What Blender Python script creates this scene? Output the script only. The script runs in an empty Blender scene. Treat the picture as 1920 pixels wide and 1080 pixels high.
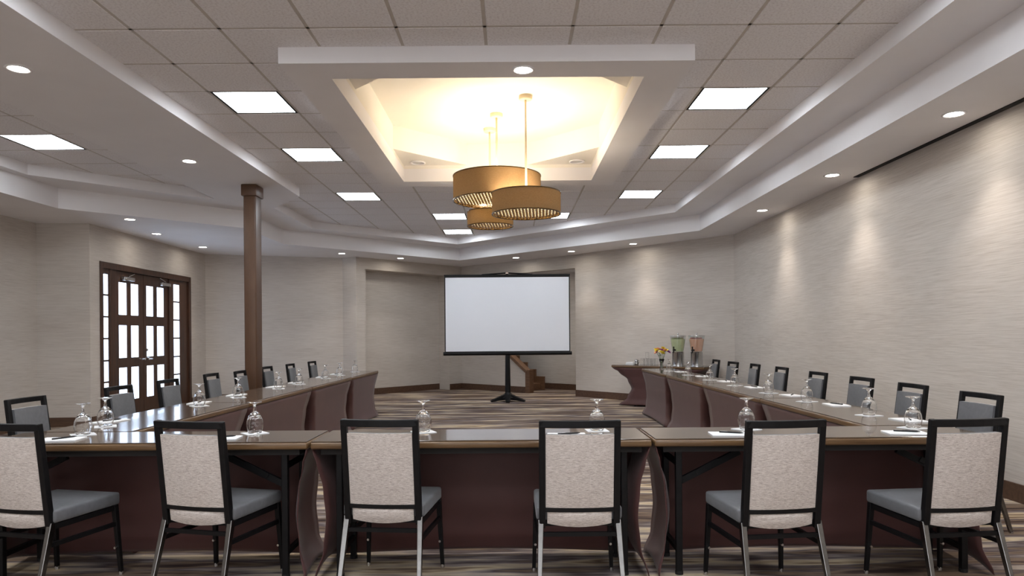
import bpy, bmesh, math, random
from mathutils import Vector, Matrix
from mathutils.geometry import tessellate_polygon
random.seed(7)
S = bpy.context.scene
COL = S.collection
R = math.radians

# ------------------------------------------------------------------ camera, world, exposure
cam_d = bpy.data.cameras.new('camera'); cam = bpy.data.objects.new('camera', cam_d); COL.objects.link(cam)
cam_d.sensor_width = 36.0
cam_d.lens = 1308.4 / 1920 * 36.0
cam_d.shift_y = (630 - 540) / 1920
cam_d.clip_start = 0.05; cam_d.clip_end = 200
_r = 0.008                                        # the photograph hangs half a degree off level
c_, s_ = math.cos(_r), math.sin(_r)
cam.matrix_world = Matrix(((c_, s_, 0, 0), (0, 0, -1, 0), (-s_, c_, 0, 1.30), (0, 0, 0, 1)))
S.camera = cam
W_ = bpy.data.worlds.new('world'); S.world = W_; W_.use_nodes = True
W_.node_tree.nodes['Background'].inputs[0].default_value = (0.75, 0.85, 1.0, 1)
W_.node_tree.nodes['Background'].inputs[1].default_value = 0.6
S.view_settings.view_transform = 'Standard'
S.view_settings.look = 'None'
S.view_settings.exposure = 1.0
S.view_settings.gamma = 1.0
S.view_settings.use_curve_mapping = False

TROFFER = 11.0            # radiance of the ceiling light diffusers
SPOT_W = 30.0            # recessed downlights
PENDANT_W = 10.5         # lamps in the drum pendants
PANE = 2.0               # daylight through the frosted door panes

WINDOW = 1.8             # glow of the unseen windows added behind the viewer as fill

# ------------------------------------------------------------------ materials
def lin(c):
    return tuple(((v / 255) / 12.92 if v / 255 <= .04045 else ((v / 255 + .055) / 1.055) ** 2.4) for v in c)
class MT:
    def __init__(self, name):
        self.m = bpy.data.materials.new(name); self.m.use_nodes = True
        self.t = self.m.node_tree; self.b = self.t.nodes['Principled BSDF']; self.out = self.t.nodes['Material Output']
    def n(self, kind, **kw):
        x = self.t.nodes.new(kind)
        for k, v in kw.items():
            if k in x.inputs: x.inputs[k].default_value = v
            else: setattr(x, k, v)
        return x
    def l(self, a, b): self.t.links.new(a, b)
    def coords(self, scale, kind='Object'):
        tc = self.n('ShaderNodeTexCoord'); mp = self.n('ShaderNodeMapping')
        mp.inputs['Scale'].default_value = scale
        self.l(tc.outputs[kind], mp.inputs['Vector']); return mp.outputs['Vector']
    def noise(self, vec, scale, detail=3, rough=.5):
        x = self.n('ShaderNodeTexNoise'); x.inputs['Scale'].default_value = scale
        x.inputs['Detail'].default_value = detail; x.inputs['Roughness'].default_value = rough
        self.l(vec, x.inputs['Vector']); return x.outputs['Fac']
    def ramp(self, fac, stops):
        x = self.n('ShaderNodeValToRGB'); e = x.color_ramp.elements
        while len(e) < len(stops): e.new(.5)
        for i, (p, c) in enumerate(stops): e[i].position = p; e[i].color = (*c, 1)
        self.l(fac, x.inputs['Fac']); return x.outputs['Color']
    def bump(self, h, strength, dist=.01):
        x = self.n('ShaderNodeBump'); x.inputs['Strength'].default_value = strength; x.inputs['Distance'].default_value = dist
        self.l(h, x.inputs['Height']); self.l(x.outputs['Normal'], self.b.inputs['Normal'])
    def set(self, **kw):
        names = dict(col='Base Color', rough='Roughness', metal='Metallic', spec='Specular IOR Level', trans='Transmission Weight', ior='IOR', sheen='Sheen Weight', coat='Coat Weight')
        for k, v in kw.items():
            self.b.inputs[names[k]].default_value = (*v, 1) if k == 'col' else v
        return self
def plain(name, col, rough=.5, metal=0., var=.06, scale=8., **kw):
    """a plain colour with a little procedural mottling"""
    M = MT(name); M.set(rough=rough, metal=metal, **kw)
    f = M.noise(M.coords((1, 1, 1)), scale, 3)
    lo = tuple(max(0, v * (1 - var)) for v in col); hi = tuple(min(1, v * (1 + var)) for v in col)
    M.l(M.ramp(f, [(.3, lo), (.7, hi)]), M.b.inputs['Base Color'])
    return M.m
def emit(name, col, strength, mottled=0.):
    M = MT(name); M.set(col=(.8, .8, .8), rough=.6)
    M.b.inputs['Emission Strength'].default_value = strength
    f = M.noise(M.coords((6, 2, 2)), 2.0, 2)
    M.l(M.ramp(f, [(.35, tuple(v * (1 - mottled) for v in col)), (.65, col)]), M.b.inputs['Emission Color'])
    return M.m
def wallpaper():
    M = MT('grasscloth_wallpaper'); M.set(rough=.75, spec=.25)
    tc = M.n('ShaderNodeTexCoord')
    # horizontal threads, whichever way the wall runs
    mp = M.n('ShaderNodeMapping'); mp.inputs['Scale'].default_value = (1.6, 1.6, 75)
    M.l(tc.outputs['Object'], mp.inputs['Vector'])
    f1 = M.noise(mp.outputs['Vector'], 2.2, 5, .62)
    mp2 = M.n('ShaderNodeMapping'); mp2.inputs['Scale'].default_value = (.45, .45, 1.6)
    M.l(tc.outputs['Object'], mp2.inputs['Vector'])
    f2 = M.noise(mp2.outputs['Vector'], 1.6, 3)
    mx = M.n('ShaderNodeMath', operation='MULTIPLY_ADD'); mx.inputs[1].default_value = .75
    sc = M.n('ShaderNodeMath', operation='MULTIPLY'); sc.inputs[1].default_value = .25
    M.l(f2, sc.inputs[0]); M.l(f1, mx.inputs[0]); M.l(sc.outputs[0], mx.inputs[2])
    M.l(M.ramp(mx.outputs[0], [(.30, lin((180, 170, 161))), (.5, lin((201, 193, 185))), (.70, lin((214, 207, 200)))]), M.b.inputs['Base Color'])
    M.bump(f1, .22, .003)
    return M.m
def carpet():
    M = MT('streaked_carpet'); M.set(rough=.95, spec=.1)
    v = M.coords((.42, 3.6, 1)); f = M.noise(v, 1.5, 4, .55)
    M.l(M.ramp(f, [(.28, lin((38, 30, 30))), (.38, lin((72, 58, 54))), (.44, lin((124, 106, 90))), (.49, lin((84, 74, 76))), (.54, lin((146, 134, 128))), (.60, lin((196, 178, 150))), (.66, lin((112, 90, 74))), (.74, lin((208, 198, 184)))]), M.b.inputs['Base Color'])
    M.bump(M.noise(M.coords((1, 1, 1)), 300, 2), .4, .003)
    return M.m
def tile_mat():
    M = MT('acoustic_tile'); M.set(rough=.9, spec=.2)
    f = M.noise(M.coords((1, 1, 1)), 60, 4, .7)
    M.l(M.ramp(f, [(.35, lin((220, 215, 216))), (.5, lin((238, 235, 236))), (.7, lin((243, 241, 242)))]), M.b.inputs['Base Color'])
    M.bump(f, .15, .003)
    return M.m
def wood(name, a, b, rough, scale=(1, 14, 14), spec=.5, coat=0.):
    M = MT(name); M.set(rough=rough, spec=spec, coat=coat)
    f = M.noise(M.coords(scale), 2.4, 5, .6)
    M.l(M.ramp(f, [(.3, lin(a)), (.7, lin(b))]), M.b.inputs['Base Color'])
    return M.m
def tweed():
    M = MT('oatmeal_tweed'); M.set(rough=.9, spec=.15, sheen=.2)
    f = M.noise(M.coords((30, 30, 260)), 1.6, 4, .65)
    g = M.noise(M.coords((140, 140, 260)), 1.4, 2, .6)
    ad = M.n('ShaderNodeMath', operation='MULTIPLY_ADD'); ad.inputs[1].default_value = .25
    h = M.n('ShaderNodeMath', operation='MULTIPLY'); h.inputs[1].default_value = .75
    M.l(f, h.inputs[0]); M.l(g, ad.inputs[0]); M.l(h.outputs[0], ad.inputs[2])
    M.l(M.ramp(ad.outputs[0], [(.32, lin((146, 132, 124))), (.48, lin((198, 186, 178))), (.64, lin((224, 215, 208)))]), M.b.inputs['Base Color'])
    M.bump(ad.outputs[0], .5, .004)
    return M.m
def glass(name, col=(1, 1, 1), rough=0.0, ior=1.45):
    M = MT(name); M.set(col=col, rough=rough, trans=1.0, ior=ior)
    f = M.noise(M.coords((1, 1, 1)), 3, 1)
    M.l(M.ramp(f, [(0, tuple(v * .98 for v in col)), (1, col)]), M.b.inputs['Base Color'])
    return M.m
def thin_glass(name):
    M = MT(name)
    t = M.n('ShaderNodeBsdfTransparent'); g_ = M.n('ShaderNodeBsdfGlossy'); mx = M.n('ShaderNodeMixShader')
    f = M.noise(M.coords((1, 1, 1)), 4, 1)
    M.l(M.ramp(f, [(0, (.93, .95, .95)), (1, (.97, .98, .98))]), t.inputs['Color'])
    g_.inputs['Roughness'].default_value = .03
    mx.inputs[0].default_value = .12; M.l(t.outputs[0], mx.inputs[1]); M.l(g_.outputs[0], mx.inputs[2]); M.l(mx.outputs[0], M.out.inputs['Surface'])
    return M.m
def shade_mat():
    M = MT('gold_shade_fabric')
    f = M.noise(M.coords((30, 30, 160)), 2.0, 3, .6)
    col = M.ramp(f, [(.3, lin((146, 116, 80))), (.7, lin((164, 134, 96)))])
    d = M.n('ShaderNodeBsdfDiffuse'); t = M.n('ShaderNodeBsdfTranslucent'); mx = M.n('ShaderNodeMixShader'); mx.inputs[0].default_value = .20
    M.l(col, d.inputs['Color']); M.l(col, t.inputs['Color'])
    M.l(d.outputs[0], mx.inputs[1]); M.l(t.outputs[0], mx.inputs[2]); M.l(mx.outputs[0], M.out.inputs['Surface'])
    return M.m

MAT = dict(
    wall=wallpaper(), carpet=carpet(), tile=tile_mat(),
    plaster=plain('soffit_paint', lin((238, 235, 236)), .75, var=.02, scale=2),
    grid=plain('ceiling_grid_paint', lin((196, 188, 180)), .6, var=.03),
    ceil_void=plain('ceiling_deck', lin((90, 84, 80)), .9),
    tray=plain('tray_paint', lin((236, 230, 220)), .8, var=.02, scale=2),
    base=wood('baseboard_wood', (74, 52, 40), (98, 72, 55), .5),
    darkwood=wood('door_wood', (50, 30, 20), (82, 52, 34), .38, (14, 14, 1)),
    column=wood('column_paint', (84, 58, 40), (96, 68, 48), .42, (3, 3, 1)),
    black=plain('black_paint_metal', (.006, .0055, .006), .42, 0., .2, 30, spec=.22),
    legsteel=plain('polished_leg_metal', (.21, .205, .20), .22, 1., .1, 30),  # silvery reflection on the black rear legs, put into a lighter metal colour
    slot=plain('black_slot', (.006, .005, .005), .8),
    steel=plain('brushed_steel', (.62, .62, .62), .22, 1., .08, 20),
    chrome=plain('chrome', (.8, .8, .8), .12, 1., .03),
    top=wood('table_laminate', (72, 58, 48), (98, 82, 68), .13, (2, 22, 2), .55, .3),
    edge=wood('table_edge_wood', (88, 64, 42), (118, 90, 60), .28, (1.5, 30, 30), .5),
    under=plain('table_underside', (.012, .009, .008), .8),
    spandex=plain('maroon_spandex', lin((80, 46, 43)), .62, 0., .08, 5, sheen=.15),
    tweed=tweed(),
    vinyl=plain('slate_vinyl', lin((96, 96, 99)), .5, 0., .1, 40, sheen=.2),
    paper=plain('white_paper', (.85, .85, .86), .7, 0., .02),
    glass=glass('clear_glass'), thin=thin_glass('thin_clear_glass'),
    screen=plain('matte_screen', lin((240, 242, 248)), .85, 0., .01, 1),
    stair=wood('stair_wood', (92, 66, 48), (122, 90, 66), .5),
    beige_metal=plain('cream_metal', lin((214, 198, 168)), .4, .0, .03),
    shade=shade_mat(),
    gold=plain('pierced_brass', lin((80, 58, 28)), .35, .8, .2, 40),
    troffer=emit('light_diffuser', (.87, .935, 1.0), TROFFER, .12),
    lamp=emit('downlight_lamp', (1.0, .93, .82), 40.0),
    warmlamp=emit('pendant_diffuser', (1.0, .80, .45), 4.0, .2),
    pane=emit('frosted_pane_daylight', (.60, .76, 1.0), PANE, .04),
    window=emit('window_daylight', (.95, .97, 1.0), WINDOW, .03),  # glow of the added windows, fill for the chair backs
    green=plain('lime_water', lin((232, 238, 188)), .15, 0., .03, 6), pink=plain('strawberry_water', lin((250, 192, 162)), .15, 0., .05, 6),
    lime=plain('lime_slices', lin((128, 150, 50)), .5, 0., .4, 60), berry=plain('strawberry_slices', lin((190, 48, 34)), .5, 0., .4, 60),
    leaf=plain('flower_stem', lin((70, 100, 48)), .6, 0., .3, 30),
    yellow=plain('yellow_petal', lin((255, 222, 60)), .6, 0., .12, 60), purple=plain('purple_petal', lin((186, 92, 190)), .6, 0., .15, 60),
    peach=plain('peach_petal', lin((246, 176, 140)), .6, 0., .12, 60), cream=plain('cream_petal', lin((250, 240, 190)), .6, 0., .08, 60),
)

# ------------------------------------------------------------------ mesh helpers
class MB:
    def __init__(self): self.bm = bmesh.new()
    def box(self, x0, x1, y0, y1, z0, z1, bevel=0., seg=2, mat=None):
        vs = [self.bm.verts.new(p) for p in ((x0,y0,z0),(x1,y0,z0),(x1,y1,z0),(x0,y1,z0),(x0,y0,z1),(x1,y0,z1),(x1,y1,z1),(x0,y1,z1))]
        fs = [self.bm.faces.new([vs[i] for i in f]) for f in ((3,2,1,0),(4,5,6,7),(0,1,5,4),(1,2,6,5),(2,3,7,6),(3,0,4,7))]
        if bevel:
            es = list({e for f in fs for e in f.edges})
            bmesh.ops.bevel(self.bm, geom=es, offset=bevel, segments=seg, profile=.5, affect='EDGES')
        return self
    def bar(self, p0, p1, w, d, w1=None, d1=None, up=(0, 0, 1)):
        """rectangular bar between two points; w across (perpendicular to up), d along up"""
        p0, p1 = Vector(p0), Vector(p1); a = (p1 - p0).normalized(); up = Vector(up)
        if abs(a.dot(up)) > .95: up = Vector((0, 1, 0))
        s = a.cross(up).normalized(); u = s.cross(a).normalized()
        w1 = w if w1 is None else w1; d1 = d if d1 is None else d1; V = []
        for p, ww, dd in ((p0, w, d), (p1, w1, d1)):
            for i, j in ((-1,-1),(1,-1),(1,1),(-1,1)): V.append(self.bm.verts.new(p + s * i * ww / 2 + u * j * dd / 2))
        for f in ((3,2,1,0),(4,5,6,7),(0,1,5,4),(1,2,6,5),(2,3,7,6),(3,0,4,7)): self.bm.faces.new([V[i] for i in f])
        return self
    def sweep(self, pts, w, d, up=(0, 0, 1)):
        up = Vector(up); pts = [Vector(p) for p in pts]; rings = []
        for i, p in enumerate(pts):
            a = (pts[min(i + 1, len(pts) - 1)] - pts[max(i - 1, 0)]).normalized()
            s = a.cross(up).normalized(); u = s.cross(a).normalized()
            rings.append([self.bm.verts.new(p + s * x * w / 2 + u * y * d / 2) for x, y in ((-1,-1),(1,-1),(1,1),(-1,1))])
        for q, r in zip(rings, rings[1:]):
            for k in range(4): self.bm.faces.new((q[k], q[(k + 1) % 4], r[(k + 1) % 4], r[k]))
        self.bm.faces.new(rings[0][::-1]); self.bm.faces.new(rings[-1]); return self
    def tube(self, pts, r, seg=10):
        pts = [Vector(p) for p in pts]; rs = r if isinstance(r, (list, tuple)) else [r] * len(pts); rings = []
        for i, p in enumerate(pts):
            a = (pts[min(i + 1, len(pts) - 1)] - pts[max(i - 1, 0)]).normalized()
            up = Vector((0, 0, 1)) if abs(a.z) < .9 else Vector((0, 1, 0))
            s = a.cross(up).normalized(); u = s.cross(a).normalized()
            rings.append([self.bm.verts.new(p + (s * math.cos(2*math.pi*k/seg) + u * math.sin(2*math.pi*k/seg)) * rs[i]) for k in range(seg)])
        for q, t in zip(rings, rings[1:]):
            for k in range(seg): self.bm.faces.new((q[k], q[(k+1) % seg], t[(k+1) % seg], t[k]))
        self.bm.faces.new(rings[0][::-1]); self.bm.faces.new(rings[-1]); return self
    def lathe(self, prof, seg=32, c=(0, 0, 0), closed=False, flute=0, amp=0.):
        """prof: (r, z[, flute weight]) from the axis or as a closed loop"""
        rings = []
        for q in prof:
            r, z = q[0], q[1]; fw = q[2] if len(q) > 2 else 0
            if r < 1e-6: rings.append([self.bm.verts.new((c[0], c[1], c[2] + z))])
            else: rings.append([self.bm.verts.new((c[0] + (r * (1 + fw * amp * math.cos(flute * 2*math.pi*k/seg))) * math.cos(2*math.pi*k/seg), c[1] + (r * (1 + fw * amp * math.cos(flute * 2*math.pi*k/seg))) * math.sin(2*math.pi*k/seg), c[2] + z)) for k in range(seg)])
        prs = list(zip(rings, rings[1:])) + ([(rings[-1], rings[0])] if closed else [])
        for a, b in prs:
            if len(a) == 1 and len(b) == 1: continue
            for k in range(seg):
                k2 = (k + 1) % seg
                if len(a) == 1: self.bm.faces.new((a[0], b[k2], b[k]))
                elif len(b) == 1: self.bm.faces.new((a[k], a[k2], b[0]))
                else: self.bm.faces.new((a[k], a[k2], b[k2], b[k]))
        return self
    def prism(self, outer, holes, z0, z1):
        loops = [outer] + list(holes); flat = [p for l in loops for p in l]
        tri = tessellate_polygon([[Vector((x, y, 0)) for x, y in l] for l in loops])
        lo = [self.bm.verts.new((x, y, z0)) for x, y in flat]; hi = [self.bm.verts.new((x, y, z1)) for x, y in flat]
        for t in tri:
            self.bm.faces.new([lo[i] for i in t]); self.bm.faces.new([hi[i] for i in reversed(t)])
        k = 0
        for l in loops:
            n = len(l)
            for i in range(n):
                a, b = k + i, k + (i + 1) % n; self.bm.faces.new((lo[a], lo[b], hi[b], hi[a]))
            k += n
        return self
    def grid(self, rows, close=False):
        vs = [[self.bm.verts.new(p) for p in r] for r in rows]
        for a, b in zip(vs, vs[1:]):
            n = len(a)
            for k in range(n if close else n - 1): self.bm.faces.new((a[k], a[(k+1) % n], b[(k+1) % n], b[k]))
        return self
    def build(self, name, mat, parent=None, smooth=False, fix=True, bevel=0., **props):
        if fix: bmesh.ops.recalc_face_normals(self.bm, faces=self.bm.faces)
        me = bpy.data.meshes.new(name); self.bm.to_mesh(me); self.bm.free()
        if smooth:
            for p in me.polygons: p.use_smooth = True
        me.materials.append(MAT[mat]); o = bpy.data.objects.new(name, me); COL.objects.link(o)
        if parent: o.parent = parent
        if smooth == 'auto':
            me.set_sharp_from_angle(angle=R(35))
        if bevel:
            b = o.modifiers.new('bevel', 'BEVEL'); b.width = bevel; b.segments = 2; b.limit_method = 'ANGLE'
        for k, v in props.items(): o[k] = v
        return o
def thing(name, label, cat, loc=(0, 0, 0), rz=0, group=None):
    o = bpy.data.objects.new(name, None); COL.objects.link(o); o.empty_display_size = .1
    o.location = loc; o.rotation_euler = (0, 0, rz); o['label'] = label; o['category'] = cat
    if group: o['group'] = group
    return o
def tag(o, label, cat, group=None):
    o['label'] = label; o['category'] = cat
    if group: o['group'] = group
    return o
def dup(root, loc, rz, label, group=None):
    def cp(o, par):
        c = o.copy(); COL.objects.link(c); c.parent = par
        for ch in o.children: cp(ch, c)
        return c
    r = cp(root, None); r.location = loc; r.rotation_euler = (0, 0, rz); r['label'] = label
    if group: r['group'] = group
    return r
ORD = ['first', 'second', 'third', 'fourth', 'fifth', 'sixth', 'seventh', 'eighth', 'ninth', 'tenth']

# ------------------------------------------------------------------ the room
CZ, Z1, Z2 = 1.30 + 3.5042 * .61, 3.30, 3.03          # tile plane, ledge and beam, lower soffit
YB = -4.6                                             # wall behind the camera
A = (-1.25, 17.35)                                    # far corner of the room
P_RC, P_RE = (3.86, 12.10), (1.36, 14.92)             # right wall corner, edge of the stair alcove
P_L1, P_L2, P_L3 = (-3.34, 15.00), (-3.68, 15.20), (-6.30, 14.35)
P_D0, P_D1, P_LL = (-6.30, 10.42), (-7.05, 10.36), (-7.05, YB)

MB().box(-9, 6, YB - .3, 20.5, -.12, 0).build('floor', 'carpet', kind='structure', label='streaked brown, grey and cream carpet running across the room')

def wall(name, p, q, z0, z1, t=.15, label=None, mat='wall', parent=None):
    """upright slab from p to q, growing to the left-hand side of p->q"""
    d = (Vector(q) - Vector(p)).normalized(); n = Vector((-d.y, d.x)) * t
    m = MB().prism([p, q, (q[0] + n.x, q[1] + n.y), (p[0] + n.x, p[1] + n.y)], [], z0, z1)
    o = m.build(name, mat, parent)
    if not parent:
        o['kind'] = 'structure'
        if label: o['label'] = label
    return o
ZT = 3.06
wall('wall_right', P_RC, (3.86, YB), 0, ZT, .15, 'long pale grasscloth wall along the right of the room')
wall('wall_back_right', P_RE, P_RC, 0, ZT, .15, 'angled grasscloth wall behind the beverage table')
# alcove with the stairs: header, side, back and ceiling
d1 = (Vector(A) - Vector(P_RE)).normalized(); n1 = Vector((d1.y, -d1.x))          # outward, behind the wall line
def off(p, k, n=n1): return (p[0] + n.x * k, p[1] + n.y * k)
wall('wall_alcove_header', A, P_RE, 2.74, ZT, .15, 'grasscloth header above the stair alcove behind the screen')
wall('wall_alcove_side', off(P_RE, 1.3), off(P_RE, .15), 0, 3.0, .1)
wall('wall_alcove_back', off((A[0] - .6, A[1] + .6), 1.3), off((P_RE[0] + .2, P_RE[1] - .2), 1.3), 0, 3.0, .15, 'grasscloth wall behind the little staircase')
wall('wall_alcove_end', off(A, .14), off(A, 1.3), 0, 3.0, .1)
m = MB().prism([off(A, .15), off(P_RE, .15), off(P_RE, 1.3), off(A, 1.3)], [], 2.80, 2.9)
m.build('ceiling_alcove', 'plaster', kind='structure')
# half wall of the stairs: slopes down from the far corner to the newel
HW = (.30, P_RE[1] + (.30 - P_RE[0]) * d1.y / d1.x)
Lhw = (Vector(HW) - Vector(A)).length
bmw = MB(); prof = [(0, 0), (Lhw, 0), (Lhw, .47), (Lhw - 2.0, .47 + 2.0 * .70), (0, 2.2)]
dd = (Vector(HW) - Vector(A)).normalized()
fr = [(A[0] + dd.x * s, A[1] + dd.y * s, z) for s, z in prof]; bk = [(x + n1.x * .12, y + n1.y * .12, z) for x, y, z in fr]
F = [bmw.bm.verts.new(p) for p in fr]; B = [bmw.bm.verts.new(p) for p in bk]
bmw.bm.faces.new(F); bmw.bm.faces.new(B[::-1])
for i in range(5): bmw.bm.faces.new((F[i], F[(i+1) % 5], B[(i+1) % 5], B[i]))
bmw.build('wall_stair_side', 'wall', kind='structure', label='sloped half wall in front of the staircase')
# angled wall at the back left with its shallow niche
dl = (Vector(A) - Vector(P_L1)).normalized(); nl = Vector((-dl.y, dl.x))
def onl(s, k=0): return (P_L1[0] + dl.x * s + nl.x * k, P_L1[1] + dl.y * s + nl.y * k)
LL = (Vector(A) - Vector(P_L1)).length; N0, N1, NZ = .22, LL - .42, 2.78
wl = MB()
for a, b, z0, z1 in ((0, N0, 0, ZT), (N1, LL, 0, ZT), (N0, N1, NZ, ZT)):
    wl.prism([onl(a), onl(b), onl(b, .5), onl(a, .5)], [], z0, z1)
wl.prism([onl(N0 - .01, .38), onl(N1 + .01, .38), onl(N1 + .01, .5), onl(N0 - .01, .5)], [], 0, NZ + .02)
wl.build('wall_back_left', 'wall', kind='structure', label='angled grasscloth wall with a shallow niche left of the screen')
wall('wall_pilaster', P_L2, P_L1, 0, ZT, .3, 'narrow facet of wall beside the niche')
wall('wall_back', P_L3, P_L2, 0, ZT, .15, 'grasscloth wall behind the brown column')
# door wall with an opening
DY0, DY1, DZ = 10.67, 13.68, 2.50
wd = MB()
wd.box(-6.45, -6.30, 10.42, DY0, 0, ZT).box(-6.45, -6.30, DY1, 14.35, 0, ZT).box(-6.45, -6.30, DY0, DY1, DZ, ZT)
wd.build('wall_left', 'wall', kind='structure', label='grasscloth wall around the double doors')
wall('wall_left_return', P_D1, (-6.302, 10.42), 0, ZT, .12, 'short facet of wall left of the double doors')
wall('wall_left_near', P_LL, P_D1, 0, ZT, .15, 'grasscloth wall at the left edge of the view')
# unseen wall behind the viewer, its windows added to brighten the chair backs
WN = [(-5.9, -4.1), (-3.6, -1.8), (-1.1, .7), (1.4, 3.2)]
wf = MB().box(-7.2, 4.0, YB - .15, YB, 0, .75).box(-7.2, 4.0, YB - .15, YB, 2.75, 3.6)
xs_ = [-7.2] + [v for w in WN for v in w] + [4.0]
for q in range(0, len(xs_), 2): wf.box(xs_[q], xs_[q + 1], YB - .15, YB, .75, 2.75)
wf.build('wall_front', 'wall', kind='structure', label='windowed wall behind the viewer')
for q, (x0, x1) in enumerate(WN):
    w_ = thing('window_%d' % (q + 1), 'tall window in the wall behind the viewer', 'window', ((x0 + x1) / 2, YB - .1, .75)); w_['kind'] = 'structure'; hw = (x1 - x0) / 2
    MB().prism([(-hw, -.03), (hw, -.03), (hw, .05), (-hw, .05)], [], 0, .05).prism([(-hw, -.03), (hw, -.03), (hw, .05), (-hw, .05)], [], 1.95, 2.0).box(-hw, -hw + .05, -.03, .05, .05, 1.95).box(hw - .05, hw, -.03, .05, .05, 1.95).box(-.02, .02, -.03, .05, .05, 1.95).build('window_frame', 'darkwood', w_)
    for a, b in ((-hw + .05, -.02), (.02, hw - .05)): MB().box(a, b, -.005, .005, .05, 1.95).build('pane', 'window', w_)

# baseboards
def baseboard(name, p, q, lab, h=.14, t=.016):
    d = (Vector(q) - Vector(p)).normalized(); n = Vector((d.y, -d.x)) * t
    o = MB().prism([p, q, (q[0] + n.x, q[1] + n.y), (p[0] + n.x, p[1] + n.y)], [], 0, h).build(name, 'base', kind='structure', label=lab)
baseboard('baseboard_right', P_RC, (3.86, YB), 'brown baseboard of the long right wall')
baseboard('baseboard_back_right', P_RE, P_RC, 'brown baseboard under the beverage table wall')
baseboard('baseboard_stair_side', A, HW, 'brown baseboard under the screen')
baseboard('baseboard_alcove', off((A[0], A[1]), 1.3), off((P_RE[0] + .05, P_RE[1] - .05), 1.3), 'brown baseboard behind the staircase')
baseboard('baseboard_niche', onl(N0, .38), onl(N1, .38), 'brown baseboard in the niche')
baseboard('baseboard_niche_end', onl(N1), onl(LL), 'brown baseboard at the far corner')
baseboard('baseboard_pilaster', P_L2, P_L1, 'brown baseboard of the narrow facet')
baseboard('baseboard_back', P_L3, P_L2, 'brown baseboard behind the column')
baseboard('baseboard_left_far', (-6.30, DY1), (-6.30, 14.35), 'brown baseboard right of the doors')
baseboard('baseboard_left_door', (-6.30, 10.44), (-6.30, DY0), 'brown baseboard left of the doors')
baseboard('baseboard_left_return', P_D1, (-6.30, 10.42), 'brown baseboard on the short left facet')
baseboard('baseboard_left_near', P_LL, P_D1, 'brown baseboard at the left edge')

# ceiling: lower soffit, ledge with the beam, tile field, tray
# outline just outside the room's faces
ROOM = [(4.0, YB - .1), (4.0, 12.16), (1.43, 15.06), (A[0], 17.6), (-3.42, 15.25), (-3.75, 15.32), (-6.43, 14.5), (-6.43, 10.5), (-7.15, 10.5), (-7.15, YB - .1)]
F2 = [(3.14, -3.8), (3.14, 11.62), (-1.18, 15.88), (-4.2, 12.88), (-4.2, 10.95), (-5.97, 9.2), (-5.97, -3.8)]
TC = [(2.68, -3.6), (2.68, 11.40), (-1.17, 15.15), (-3.65, 12.77), (-3.65, 10.75), (-3.0, 9.9), (-3.0, -3.6)]
TL = [(-4.25, -3.6), (-4.25, 10.02), (-4.70, 9.64), (-5.85, 8.45), (-5.85, -3.6)]
MB().prism(ROOM, [F2], Z2, Z1).build('ceiling_soffit', 'plaster', kind='structure', label='lower white soffit running round the walls')
MB().prism(ROOM, [TC, TL], Z1, CZ + .03).build('ceiling_ledge', 'plaster', kind='structure', label='white upper ledge and beam framing the tile fields')
TX0, TX1, TY0, TY1 = -1.70, 1.36, 5.12, 9.36         # tray outline
OX0, OX1, OY0, OY1 = -1.385, 1.045, 5.43, 9.05       # tray opening
ceil = MB().prism(ROOM, [[(OX0 - .1, OY0 - .1), (OX1 + .1, OY0 - .1), (OX1 + .1, OY1 + .1), (OX0 - .1, OY1 + .1)]], CZ + .05, CZ + .15).build('ceiling', 'ceil_void', kind='structure', label='suspended ceiling of square acoustic tiles')
T = .61
def gx(i): return (i - 4.2825) * T
def gy(j): return (j + 7.8845) * T
TROF = {(0, 2), (0, 5), (0, 9), (7, 2), (7, 5), (7, 9), (2, 12), (5, 12), (2, 15), (0, -2), (7, -2), (0, -5), (7, -5), (0, -8), (7, -8), (2, -3), (5, -3), (2, -6), (5, -6), (2, -9), (5, -9)}  # negative rows: unseen lights added behind the viewer to brighten the chair backs
LX = -5.97                                            # left field has its own column origin
def inside(poly, x, y):
    r = False; n = len(poly)
    for i in range(n):
        (x0, y0), (x1, y1) = poly[i], poly[i - 1]
        if (y0 > y) != (y1 > y) and x < (x1 - x0) * (y - y0) / (y1 - y0) + x0: r = not r
    return r
def touches(poly, x0, y0):
    return any(inside(poly, x0 + T * a, y0 + T * b) for a in (.03, .35, .65, .97) for b in (.03, .35, .65, .97))
def minus(x0, x1, y0, y1):
    """tile rectangle minus the tray outline"""
    if x1 <= TX0 or x0 >= TX1 or y1 <= TY0 or y0 >= TY1: return [(x0, x1, y0, y1)]
    o = []
    if x0 < TX0: o.append((x0, TX0, y0, y1))
    if x1 > TX1: o.append((TX1, x1, y0, y1))
    a, b = max(x0, TX0), min(x1, TX1)
    if y0 < TY0: o.append((a, b, y0, TY0))
    if y1 > TY1: o.append((a, b, TY1, y1))
    return o
g = .012; tile_me = None
def add_tile(x0, y0):
    global tile_me
    rects = minus(x0 + g, x0 + T - g, y0 + g, y0 + T - g)
    if not rects: return
    if len(rects) == 1 and rects[0][1] - rects[0][0] > T - 3 * g and rects[0][3] - rects[0][2] > T - 3 * g:
        if tile_me is None:
            o = MB().box(-T/2 + g, T/2 - g, -T/2 + g, T/2 - g, 0, .018, .004, 1).build('tile', 'tile', ceil); tile_me = o.data
        else:
            o = bpy.data.objects.new('tile', tile_me); COL.objects.link(o); o.parent = ceil
        o.location = (x0 + T/2, y0 + T/2, CZ - .006)
        o.rotation_euler = (R(random.uniform(-.12, .12)), R(random.uniform(-.12, .12)), 0)
    else:
        m = MB()
        for r in rects:
            if r[1] - r[0] > .02 and r[3] - r[2] > .02: m.box(*r, CZ - .006, CZ + .012)
        m.build('tile', 'tile', ceil)
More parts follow.
